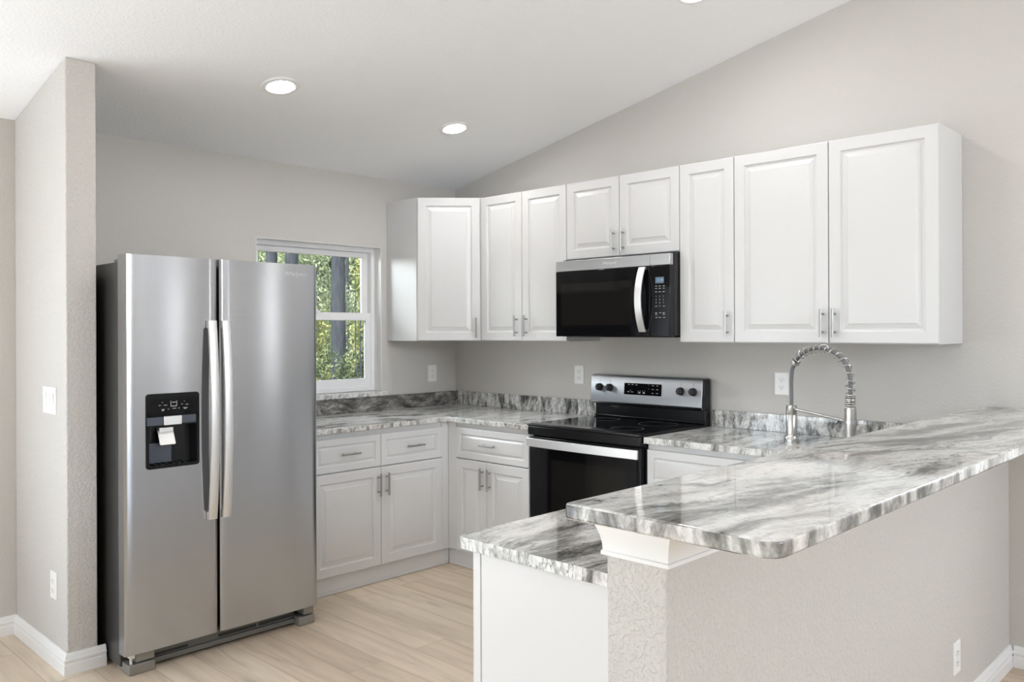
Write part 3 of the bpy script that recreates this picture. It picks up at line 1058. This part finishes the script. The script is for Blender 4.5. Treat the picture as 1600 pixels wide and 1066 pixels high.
def fridge_handle(y0, y1, parent):
    bm = B()
    rows = []
    n = 24
    zz0, zz1 = 0.600, 1.476
    for i in range(n + 1):
        s = i / n
        z = zz0 + (zz1 - zz0) * s
        bow = 1 - (2 * s - 1) ** 2
        xo = 0.950 + 0.026 * bow
        xi = xo - 0.013
        if i == 0 or i == n:
            xi = FXF + 0.0005
        rows.append([bm.verts.new(p) for p in ((xi, y0, z), (xo - 0.002, y0, z), (xo, y0 + 0.003, z), (xo, y1 - 0.003, z), (xo - 0.002, y1, z), (xi, y1, z))])
        if i == 0 or i == n:    # short return into the door
            z2 = z + (0.03 if i == 0 else -0.03)
            if i == 0:
                rows.append([bm.verts.new(p) for p in ((FXF + 0.0005, y0, z2), (xo, y0, z2), (xo + 0.002, y0 + 0.003, z2), (xo + 0.002, y1 - 0.003, z2), (xo, y1, z2), (FXF + 0.0005, y1, z2))])
            else:
                last = rows.pop()
                rows.append([bm.verts.new(p) for p in ((FXF + 0.0005, y0, z2), (xo, y0, z2), (xo + 0.002, y0 + 0.003, z2), (xo + 0.002, y1 - 0.003, z2), (xo, y1, z2), (FXF + 0.0005, y1, z2))])
                rows.append(last)
    # drop samples that fall inside the end returns so heights stay ordered
    rows = [r for k, r in enumerate(rows) if k in (0, 1, len(rows) - 1, len(rows) - 2) or zz0 + 0.034 < r[0].co.z < zz1 - 0.034]
    used = set(v for r in rows for v in r)
    for p, q in zip(rows, rows[1:]):
        for k in range(6):
            bm.faces.new((p[k], p[(k + 1) % 6], q[(k + 1) % 6], q[k]))
    bm.faces.new(rows[0])
    bm.faces.new(rows[-1][::-1])
    bmesh.ops.delete(bm, geom=[v for v in bm.verts if v not in used], context='VERTS')
    return obj('handle', bm, M['steel_bright'], parent)


fridge_handle(-2.306, -2.268, fz)
fridge_handle(-2.2415, -2.2035, fg)
lg = text('logo', 'Whirlpool', frf, -1.858, 1.702, 0.028, M['steel_range'], fg, shear=0.25, d=-0.001)

# dispenser
dp = obj('dispenser', prism(B(), frf, rrect(DY0, DZ0, DY1, DZ1, 0.014), 0.0, 0.0035,
                            [rrect(DY0 + 0.012, DZ0 + 0.014, DY1 - 0.012, 1.028, 0.006)]), M['blackglass'], t, 0.001)
bm = B()
# cavity: back wall, sides, floor, roof
cy0, cy1, cz0, cz1, cxb = DY0 + 0.012, DY1 - 0.012, DZ0 + 0.014, 1.028, 0.866
c = [bm.verts.new(p) for p in ((FXF + 0.001, cy0, cz0), (FXF + 0.001, cy1, cz0), (FXF + 0.001, cy1, cz1), (FXF + 0.001, cy0, cz1),
                               (cxb + 0.01, cy0 + 0.01, cz0), (cxb + 0.01, cy1 - 0.01, cz0), (cxb, cy1 - 0.01, cz1), (cxb, cy0 + 0.01, cz1))]
for f in ((0, 1, 5, 4), (1, 2, 6, 5), (2, 3, 7, 6), (3, 0, 4, 7), (4, 5, 6, 7)):
    bm.faces.new([c[i] for i in f])
obj('cavity', bm, M['black'], dp, smooth=False)
boxm('chute_block', (FXF + 0.0038, FXF + 0.012, -2.497, -2.420, 1.030, 1.068), M['steel_bright'], dp, 0.002)
boxm('reflection_band', (FXF + 0.0038, FXF + 0.0052, -2.566, -2.498, 1.032, 1.066), M['slate'], dp)  # slate bands painted in for the lower lip's reflection
boxm('reflection_band', (FXF + 0.0038, FXF + 0.0052, -2.419, -2.355, 1.034, 1.068), M['slate'], dp)
bm = B()
fpd = Frame((0.900, -2.475, 0.985), (0, 1, 0), (0.42, 0, -0.9), (0.9, 0, 0.42))
prism(bm, fpd, rrect(-0.034, -0.022, 0.034, 0.045, 0.006), 0, 0.004)
box(bm, 0.874, 0.905, -2.505, -2.445, 0.998, 1.018)
obj('paddle', bm, M['steel_bright'], dp, 0.0012)
boxm('cup_guide', (0.8775, 0.884, -2.546, -2.444, 0.866, 0.952), M['slate'], dp, 0.002)
bm = B()
for k in range(6):
    box(bm, 0.882, 0.918, cy0 + 0.03 + k * 0.025, cy0 + 0.037 + k * 0.025, cz0 + 0.0006, cz0 + 0.004)
obj('drip_grille', bm, M['blackmatte'], dp)
# printed control symbols: a cup outline and small marks
bm = B()
fm = Frame((FXF + 0.0036, 0, 0), (0, 1, 0), (0, 0, 1), (1, 0, 0))


def mark(bm, fr, u0, v0, u1, v1, d=0.0004):
    prism(bm, fr, [(u0, v0), (u1, v0), (u1, v1), (u0, v1)], 0.0, d)


mark(bm, fm, -2.466, 1.110, -2.4635, 1.132)
mark(bm, fm, -2.4405, 1.110, -2.438, 1.132)
mark(bm, fm, -2.466, 1.108, -2.438, 1.1115)
mark(bm, fm, -2.460, 1.124, -2.444, 1.1275)
for (u, v, w) in ((-2.516, 1.114, 0.008), (-2.495, 1.114, 0.014), (-2.503, 1.126, 0.004), (-2.420, 1.114, 0.007), (-2.400, 1.112, 0.012), (-2.408, 1.126, 0.004),
                  (-2.505, 1.096, 0.013), (-2.478, 1.096, 0.005), (-2.457, 1.098, 0.014), (-2.433, 1.098, 0.007), (-2.412, 1.098, 0.020)):
    mark(bm, fm, u, v, u + w, v + 0.0028)
mark(bm, fm, -2.503, 1.091, -2.495, 1.097)
mark(bm, fm, -2.407, 1.094, -2.398, 1.099)
obj('control_symbols', bm, M['mark'], dp, smooth=False)

# base: grille, brackets and foot covers
bm = B()
box(bm, 0.80, 0.872, FY0 + 0.13, FY1 - 0.10, 0.012, 0.034)
box(bm, 0.80, 0.862, FY0 + 0.13, FY1 - 0.10, 0.034, 0.0855)
obj('base_grille', bm, M['fridge_base'], t, 0.002)
for k in range(2):
    boxm('grille_slot', (0.8622, 0.8640, FGA + 0.03 + k * 0.20, FGA + 0.215 + k * 0.20, 0.042, 0.056), M['dark'], t)
boxm('grille_slot', (0.8622, 0.8640, FY0 + 0.14, FY0 + 0.29, 0.040, 0.050), M['dark'], t)
for (a, b) in ((FY0 + 0.020, FY0 + 0.128), (FY1 - 0.098, FY1 - 0.012)):
    bm = B()
    box(bm, 0.78, 0.912, a, b, 0.0008, 0.042)
    box(bm, 0.78, 0.904, a + 0.03, b, 0.047, 0.0855)
    obj('foot_cover', bm, M['fridge_foot'], t, 0.003)
bm = B()
box(bm, 0.84, 0.915, FY0 + 0.022, FY0 + 0.042, 0.072, 0.0855)
tube(bm, [(0.895, FY0 + 0.034, 0.043), (0.895, FY0 + 0.034, 0.080)], 0.006, 10)
obj('hinge_bracket', bm, M['steel_bright'], t)
for y in (FY0 + 0.05, FY1 - 0.05):
    bm = B()
    box(bm, 0.74, 0.865, y - 0.022, y + 0.022, 1.7225, 1.738)
    obj('hinge_cover', bm, M['fridge_base'], t, 0.004)

# ------------------------------------------------------------------ range
RX0, RX1 = 1.3262, 2.0792
t = thing('range', ((RX0 + RX1) / 2, -0.33, 0), 'freestanding stainless and black electric range between the base cabinets', 'range')
boxm('body', (RX0, RX1, -0.615, -0.03, 0.03, 0.880), M['black'], t, 0.002)
for x in (RX0 + 0.03, RX1 - 0.06):
    for y in (-0.58, -0.10):
        boxm('foot', (x, x + 0.03, y, y + 0.03, 0.0005, 0.0298), M['blackmatte'], t)
# cooktop: rim and glass
obj('cooktop_rim', prism(B(), FZ, outline([(RX0 - 0.006, -0.075), (RX0 - 0.006, -0.668, 0.010), (RX1 + 0.004, -0.668, 0.010), (RX1 + 0.004, -0.075)]), 0.9058, 0.915), M['black'], t, 0.003)
boxm('front_rail', (RX0, RX1, -0.664, -0.617, 0.856, 0.9055), M['black'], t, 0.006, seg=3)
ct = boxm('cooktop_glass', (RX0 + 0.012, RX1 - 0.012, -0.650, -0.085, 0.9152, 0.9178), M['blackglass'], t, 0.001)
for (x, y, r) in ((RX0 + 0.20, -0.50, 0.105), (RX1 - 0.20, -0.50, 0.085), (RX0 + 0.20, -0.22, 0.075), (RX1 - 0.20, -0.22, 0.105)):
    obj('burner_ring', lathe(B(), (x, y, 0.9179), (0, 0, 1), [(r - 0.0012, 0), (r - 0.0012, 0.0002), (r + 0.0012, 0.0002), (r + 0.0012, 0)], 48, False, False), M['markdim'], ct)
# oven door
od = boxm('oven_door', (RX0 + 0.006, RX1 - 0.006, -0.655, -0.6175, 0.235, 0.848), M['black'], t, 0.003)
boxm('door_glass', (RX0 + 0.020, RX1 - 0.020, -0.6585, -0.6553, 0.250, 0.786), M['blackglass'], od, 0.001)
obj('oven_window', prism(B(), Frame((0, -0.6588, 0), (1, 0, 0), (0, 0, 1), (0, -1, 0)), rrect(1.494, 0.36, 1.985, 0.735, 0.012), 0, 0.0006), M['smoke'], od)
bm = B()
fh = Frame((0, -0.655, 0), (1, 0, 0), (0, 0, 1), (0, -1, 0))
prism(bm, Frame((0, 0, 0), (1, 0, 0), (0, 1, 0), (0, 0, 1)), [(1.338 + 0.735 * k / 16, -0.688 - 0.010 * (1 - (2 * k / 16 - 1) ** 2)) for k in range(17)]
      + [(1.338 + 0.735 * k / 16, -0.676 - 0.010 * (1 - (2 * k / 16 - 1) ** 2)) for k in range(16, -1, -1)], 0.797, 0.842)
obj('handle', bm, M['steel_bright'], od, 0.0015)
for x in (1.340, 2.049):
    boxm('handle_mount', (x, x + 0.022, -0.677, -0.6553, 0.800, 0.839), M['blackmatte'], od, 0.002)
boxm('storage_drawer', (RX0 + 0.006, RX1 - 0.006, -0.652, -0.6175, 0.070, 0.228), M['black'], t, 0.003)
# backguard: black lower section, stainless control panel
bm = B()
box(bm, RX0 + 0.004, RX1 + 0.002, -0.070, -0.022, 0.8805, 0.992)
box(bm, RX0 + 0.004, RX1 - 0.006, -0.083, -0.069, 0.9185, 0.930)
obj('backguard', bm, M['black'], t, 0.004)
bm = B()
fs = Frame((0, 0, 0), (0, -1, 0), (0, 0, 1), (1, 0, 0))     # u = -y, v = z, d = x
prism(bm, fs, [(0.022, 0.9925), (0.082, 0.9925), (0.093, 1.006), (0.082, 1.150), (0.072, 1.164), (0.022, 1.166)], 1.308, 2.0700)
cp = obj('control_panel', bm, M['steel_panel'], t, 0.004, seg=3)
boxm('panel_end_cap', (2.0702, 2.0830, -0.080, -0.022, 0.9925, 1.162), M['black'], t, 0.003)
fc = Frame((0, -0.0875, 1.078), (1, 0, 0), (0, 0.0762, 1), (0, -1, 0.0762))
obj('display', prism(B(), fc, rrect(1.556, -0.022, 1.812, 0.044, 0.004), 0.0, 0.0016), M['blackglass'], cp)
bm = B()
f2 = Frame(fc(0, 0, 0.0016), fc.u, fc.v, fc.n)
for (u, v, w) in ((1.583, 0.034, .012), (1.608, 0.034, .012), (1.635, 0.033, .013), (1.580, -0.008, .014), (1.606, -0.008, .014), (1.598, 0.0, .006),
                  (1.725, 0.034, .003), (1.748, 0.033, .014), (1.778, 0.033, .012), (1.725, 0.014, .003), (1.748, 0.012, .012), (1.777, 0.012, .014), (1.748, -0.010, .012), (1.777, -0.010, .014)):
    obj('control_mark', prism(B(), f2, [(u, v), (u + w, v), (u + w, v + 0.0035), (u, v + 0.0035)], 0.0, 0.0003), M['mark'], cp, smooth=False)
for u in (1.655, 1.686):
    bm = B()
    mark(bm, f2, u, -0.013, u + 0.016, -0.005, 0.0003)
    mark(bm, f2, u, -0.002, u + 0.002, 0.004, 0.0003)
    mark(bm, f2, u + 0.014, -0.002, u + 0.016, 0.004, 0.0003)
    obj('control_symbol', bm, M['mark'], cp, smooth=False)
for x in (1.378, 1.453, 1.937, 2.016):
    bm = B()
    mark(bm, fc, x - 0.0007, 0.042, x + 0.0007, 0.056, 0.0004)
    obj('dial_scale', bm, M['dark'], cp, smooth=False)
for x in (1.378, 1.453, 1.937, 2.016):
    bm = lathe(B(), fc(x, 0.012, 0.0004), fc.n, [(0.0225, 0), (0.0225, 0.004), (0.0195, 0.006), (0.0185, 0.022), (0.017, 0.025), (0.0, 0.0255)], 28)
    fk = Frame(fc(x, 0.012, 0.018), fc.u, fc.v, fc.n)
    prism(bm, fk, rrect(-0.0055, -0.0195, 0.0055, 0.0195, 0.004), 0, 0.013)
    obj('knob', bm, M['blackmatte'], cp, 0.0008)
text('logo', 'Whirlpool', Frame((0, -0.0703, 0), (1, 0, 0), (0, 0, 1), (0, -1, 0)), 1.475, 0.981, 0.014, M['markdim'], t, 0.0004)

# ------------------------------------------------------------------ microwave
MX0, MX1, MZ0, MZ1, MYF = 1.3158, 2.0760, 1.392, 1.8205, -0.400
t = thing('microwave', ((MX0 + MX1) / 2, -0.2, MZ0), 'over-the-range microwave with a stainless top strip, under the short wall cabinet', 'microwave')
boxm('body', (MX0 + 0.003, MX1 - 0.0012, -0.350, -0.001, MZ0 + 0.006, 1.8300), M['blackmatte'], t, 0.003)
boxm('side_trim', (MX0 + 0.001, MX1 - 0.0006, -0.3685, -0.3503, MZ0 + 0.004, MZ1 + 0.002), M['black'], t, 0.002)
SEAM = 1.953
md = boxm('door', (MX0 - 0.010, SEAM - 0.0012, MYF, -0.3688, MZ0, 1.7605), M['blackglass'], t, 0.003)
boxm('door_strip', (MX0 - 0.010, SEAM - 0.0012, MYF, -0.3688, 1.7610, MZ1), M['steel_range'], t, 0.003)
cpn = boxm('control_panel', (SEAM, MX1, MYF, -0.3688, MZ0, 1.7605), M['blackglass'], t, 0.003)
boxm('panel_strip', (SEAM, MX1, MYF, -0.3688, 1.7610, MZ1), M['steel_range'], t, 0.003)
frm = Frame((0, MYF, 0), (1, 0, 0), (0, 0, 1), (0, -1, 0))
obj('window_mesh', prism(B(), frm, rrect(1.345, 1.455, 1.84, 1.690, 0.012), 0.0002, 0.0008), M['smoke'], md)
bm = B()
n = 20
out_, in_ = [], []
for k in range(n + 1):
    s = k / n
    z = 1.416 + (1.757 - 1.416) * s
    bow = 1 - (2 * s - 1) ** 2
    out_.append((0.016 + 0.042 * bow, z))
    in_.append((0.006 + 0.042 * bow, z))
prism(bm, Frame((0, MYF, 0), (0, -1, 0), (0, 0, 1), (1, 0, 0)), out_ + in_[::-1], 1.894, 1.934)
for z in (1.424, 1.749):
    box(bm, 1.896, 1.932, MYF - 0.016, MYF - 0.0003, z - 0.006, z + 0.006)
obj('handle', bm, M['steel_bright'], md, 0.0015)
obj('display', prism(B(), frm, [(1.988, 1.668), (2.040, 1.668), (2.040, 1.700), (1.988, 1.700)], 0.0002, 0.0008), M['lcd'], cpn, smooth=False)
text('display_digits', '12:30', frm, 2.016, 1.684, 0.020, M['lcd_digit'], cpn, 0.0002, d=0.0012)
bm = B()
for (v, us) in ((1.652, (1.986, 2.008, 2.032)), (1.640, (1.986, 2.008, 2.032)), (1.622, (1.986, 2.008, 2.032)),
                (1.548, (1.986, 2.032)), (1.514, (1.986, 2.010, 2.032)), (1.506, (1.986, 2.032)), (1.490, (1.988, 2.008, 2.034))):
    for u in us:
        obj('key_mark', prism(B(), frm, [(u, v), (u + 0.013, v), (u + 0.013, v + 0.0035), (u, v + 0.0035)], 0.0, 0.0005), M['mark'], cpn, smooth=False)
for i, ch in enumerate('1234567890'):
    text('key_digit', ch, frm, (1.992, 2.014, 2.037)[i % 3] if i < 9 else 2.014, 1.600 - 0.0165 * (i // 3), 0.012, M['mark'], cpn, 0.0002, d=0.0004)
text('logo', 'Whirlpool', frm, 1.690, 1.792, 0.022, M['steel_bright'], t, 0.0005, shear=0.25, d=0.0004)
bm = B()
box(bm, MX0 + 0.02, MX1 - 0.02, -0.34, -0.05, MZ0 - 0.004, MZ0 + 0.0055)
obj('underside_grille', bm, M['blackmatte'], t, 0.003)

# ------------------------------------------------------------------ outlets and switch


def outlet(fr, u, v, label, cover='duplex', w=0.076, h=0.116):
    o = fr(u, v, 0)
    t = thing('outlet', o, label, 'outlet' if cover != 'switch' else 'light switch', 'wall outlets' if cover != 'switch' else None)
    if cover == 'switch':
        t.name = 'switch_plate'
    obj('plate', ring_panel(B(), fr, u - w / 2, v - h / 2, w, h, [(0, 0.0004), (0, 0.003), (0.002, 0.0055), (0.003, 0.006)]), M['plastic'], t, angle=20)
    if cover == 'duplex':
        for s in (-0.0195, 0.0195):
            rc = obj('receptacle', prism(B(), fr, rrect(u - 0.0165, v + s - 0.014, u + 0.0165, v + s + 0.014, 0.011), 0.0061, 0.0085), M['plastic'], t, 0.0006)
            bm = B()
            mark(bm, Frame(fr(0, 0, 0.0086), fr.u, fr.v, fr.n), u - 0.0075, v + s - 0.001, u - 0.0055, v + s + 0.0075)
            mark(bm, Frame(fr(0, 0, 0.0086), fr.u, fr.v, fr.n), u + 0.0055, v + s - 0.001, u + 0.0075, v + s + 0.006)
            lathe(bm, fr(u, v + s - 0.0075, 0.0086), fr.n, [(0.0024, 0), (0.0024, 0.0004)], 10)
            obj('slot', bm, M['dark'], rc, smooth=False)
        obj('screw', lathe(B(), fr(u, v, 0.0061), fr.n, [(0.003, 0), (0.003, 0.001), (0.001, 0.0014)], 12), M['plastic'], t)
    else:
        n = 3
        for k in range(n):
            c = u + (k - 1) * 0.046
            fr2 = Frame(fr(c, v, 0.0061), fr.u, (fr.v + fr.n * 0.05).normalized(), fr.n)
            obj('rocker', prism(B(), fr2, rrect(-0.0165, -0.033, 0.0165, 0.033, 0.002), 0.0, 0.004), M['plastic'], t, 0.001)
    return t


FRB = Frame((0, 0, 0), (1, 0, 0), (0, 0, 1), (0, -1, 0))
FRL = Frame((0, 0, 0), (0, 1, 0), (0, 0, 1), (1, 0, 0))
FRS = Frame((0, SY0, 0), (1, 0, 0), (0, 0, 1), (0, -1, 0))
FRK = Frame((KX1, 0, 0), (0, 1, 0), (0, 0, 1), (1, 0, 0))
outlet(FRB, 1.1485, 1.151, 'white duplex outlet on the back wall left of the range')
outlet(FRB, 2.483, 1.151, 'white duplex outlet on the back wall behind the faucet')
outlet(FRL, -0.222, 1.130, 'white duplex outlet on the window wall under the corner cabinet')
outlet(FRS, 0.545, 0.340, 'white duplex outlet low on the side of the wing wall')
outlet(FRK, -0.730, 0.241, 'white duplex outlet low on the half wall under the bar')
outlet(FRS, 0.500, 1.133, 'white triple rocker switch plate on the side of the wing wall', 'switch', 0.162, 0.118)

# ------------------------------------------------------------------ outdoors
random.seed(5)
bm = B()
nx, ny = 24, 24
g = {}
for i in range(nx + 1):
    for j in range(ny + 1):
        x = -0.3 - 70 * (i / nx) ** 1.5
        y = -40 + 90 * j / ny
        g[i, j] = bm.verts.new((x, y, -0.35 + 0.25 * math.sin(x * 0.3) * math.sin(y * 0.23) - 0.05))
for i in range(nx):
    for j in range(ny):
        bm.faces.new((g[i, j], g[i + 1, j], g[i + 1, j + 1], g[i, j + 1]))
structure(obj('ground_outside', bm, M['ground']))


def leaves(bm, c, rad, n, size, shell=0.35):
    c = Vector(c)
    for _ in range(n):
        while True:
            p = Vector((random.uniform(-1, 1), random.uniform(-1, 1), random.uniform(-1, 1)))
            if shell < p.length <= 1:
                break
        p = c + Vector((p.x * rad[0], p.y * rad[1], p.z * rad[2]))
        if p.z < -0.25:
            continue
        s = size * random.uniform(0.6, 1.3)
        a = Vector((random.gauss(0, 1), random.gauss(0, 1), random.gauss(0, 1))).normalized()
        b = a.orthogonal().normalized()
        b = (Matrix.Rotation(random.uniform(0, 6.28), 3, a) @ b)
        d = a.cross(b)
        bm.faces.new([bm.verts.new(p + q) for q in (b * s, d * s * 0.45, -b * s, -d * s * 0.45)])


def trunk(bm, x, y, r, h, lean=(0, 0)):
    pts = [Vector((x + lean[0] * k / 8, y + lean[1] * k / 8, -0.5 + h * k / 8)) for k in range(9)]
    rs = [r * (1.25 if k == 0 else 1.0) * (1 - 0.06 * k) for k in range(9)]
    tube(bm, pts, rs, 14)


def tree(x, y, r, h, label, crown=None, group='pine trees outside the window', twin=0.0, lean=(0, 0)):
    t = thing('pine_tree', (x, y, -0.5), label, 'tree', group)
    bm = B()
    trunk(bm, x, y, r, h, lean)
    obj('trunk', bm, M['bark'], t)
    if twin:
        bm = B()
        trunk(bm, x - twin * 0.72, y - twin * 0.69, r * 0.85, h, lean)
        obj('trunk', bm, M['bark'], t)
    bm = B()
    for k in range(7):
        a = random.uniform(0, 6.28)
        leaves(bm, (x + lean[0] + math.cos(a) * r * 2, y + lean[1] + math.sin(a) * r * 2, h - 0.6 - k * 0.5), (4 * r + 0.3, 4 * r + 0.3, 0.6), 160, 0.12, 0.0)
    obj('foliage', bm, M['leaf_far'], t)


def ray_y(px_slope, x):
    return -3.9904 + (x - 4.4418) * px_slope


tree(-9.0, 5.08, 0.152, 11.0, 'thick dark pine trunk seen through the middle of the window')
tree(-11.5, 5.58, 0.165, 12.0, 'double-stemmed pine trunk behind the top of the refrigerator', twin=0.44)
thin = 'slender pine trunk among the woods outside the window'
for (slope, x, r) in ((-0.622, -17, 0.055), (-0.640, -20, 0.07), (-0.690, -18, 0.065), (-0.725, -16, 0.045), (-0.575, -22, 0.09), (-0.53, -18, 0.08)):
    tree(x, ray_y(slope, x), r, random.uniform(10, 13), thin, group='slender pines in the woods')


def shrub(x, y, z, rad, n, size, mat, label, group):
    t = thing('leafy_shrub', (x, y, -0.45), label, 'shrub', group)
    bm = B()
    for k in range(5):
        a = k * 1.256 + random.random()
        tube(bm, [(x, y, -0.5), (x + 0.2 * math.cos(a), y + 0.2 * math.sin(a), z * 0.5), (x + rad[0] * 0.6 * math.cos(a), y + rad[1] * 0.6 * math.sin(a), z + rad[2] * 0.5)], [0.02, 0.015, 0.006], 6)
    obj('stem', bm, M['bark'], t)
    bm = B()
    for k in range(9):
        c = (x + random.uniform(-0.6, 0.6) * rad[0], y + random.uniform(-0.6, 0.6) * rad[1], z + random.uniform(-0.7, 0.7) * rad[2])
        f = random.uniform(0.3, 0.5)
        leaves(bm, c, (rad[0] * f, rad[1] * f, rad[2] * f), n // 9, size, 0.1)
    obj('foliage', bm, mat, t)


near = 'leafy understory shrubs outside the window'
shrub(-8.2, ray_y(-0.722, -8.2), 1.8, (0.35, 0.32, 1.4), 1500, 0.038, M['leaf_yellow'], 'yellow-green sapling right of the thick pine trunk, outside the window', near)
shrub(-7.6, ray_y(-0.655, -7.6), 0.45, (0.6, 0.5, 0.75), 2200, 0.036, M['leaf_mid'], 'green shrub at the foot of the thick pine trunk, outside the window', near)
shrub(-12.5, ray_y(-0.615, -12.5), 0.9, (0.9, 0.9, 1.4), 2600, 0.05, M['leaf_yellow'], 'yellowish bush left of the thick pine trunk, behind the lower sash', near)
shrub(-13.0, ray_y(-0.70, -13.0), 0.8, (1.0, 1.0, 1.3), 2600, 0.05, M['leaf_mid'], 'green bush right of the thick pine trunk, behind the lower sash', near)
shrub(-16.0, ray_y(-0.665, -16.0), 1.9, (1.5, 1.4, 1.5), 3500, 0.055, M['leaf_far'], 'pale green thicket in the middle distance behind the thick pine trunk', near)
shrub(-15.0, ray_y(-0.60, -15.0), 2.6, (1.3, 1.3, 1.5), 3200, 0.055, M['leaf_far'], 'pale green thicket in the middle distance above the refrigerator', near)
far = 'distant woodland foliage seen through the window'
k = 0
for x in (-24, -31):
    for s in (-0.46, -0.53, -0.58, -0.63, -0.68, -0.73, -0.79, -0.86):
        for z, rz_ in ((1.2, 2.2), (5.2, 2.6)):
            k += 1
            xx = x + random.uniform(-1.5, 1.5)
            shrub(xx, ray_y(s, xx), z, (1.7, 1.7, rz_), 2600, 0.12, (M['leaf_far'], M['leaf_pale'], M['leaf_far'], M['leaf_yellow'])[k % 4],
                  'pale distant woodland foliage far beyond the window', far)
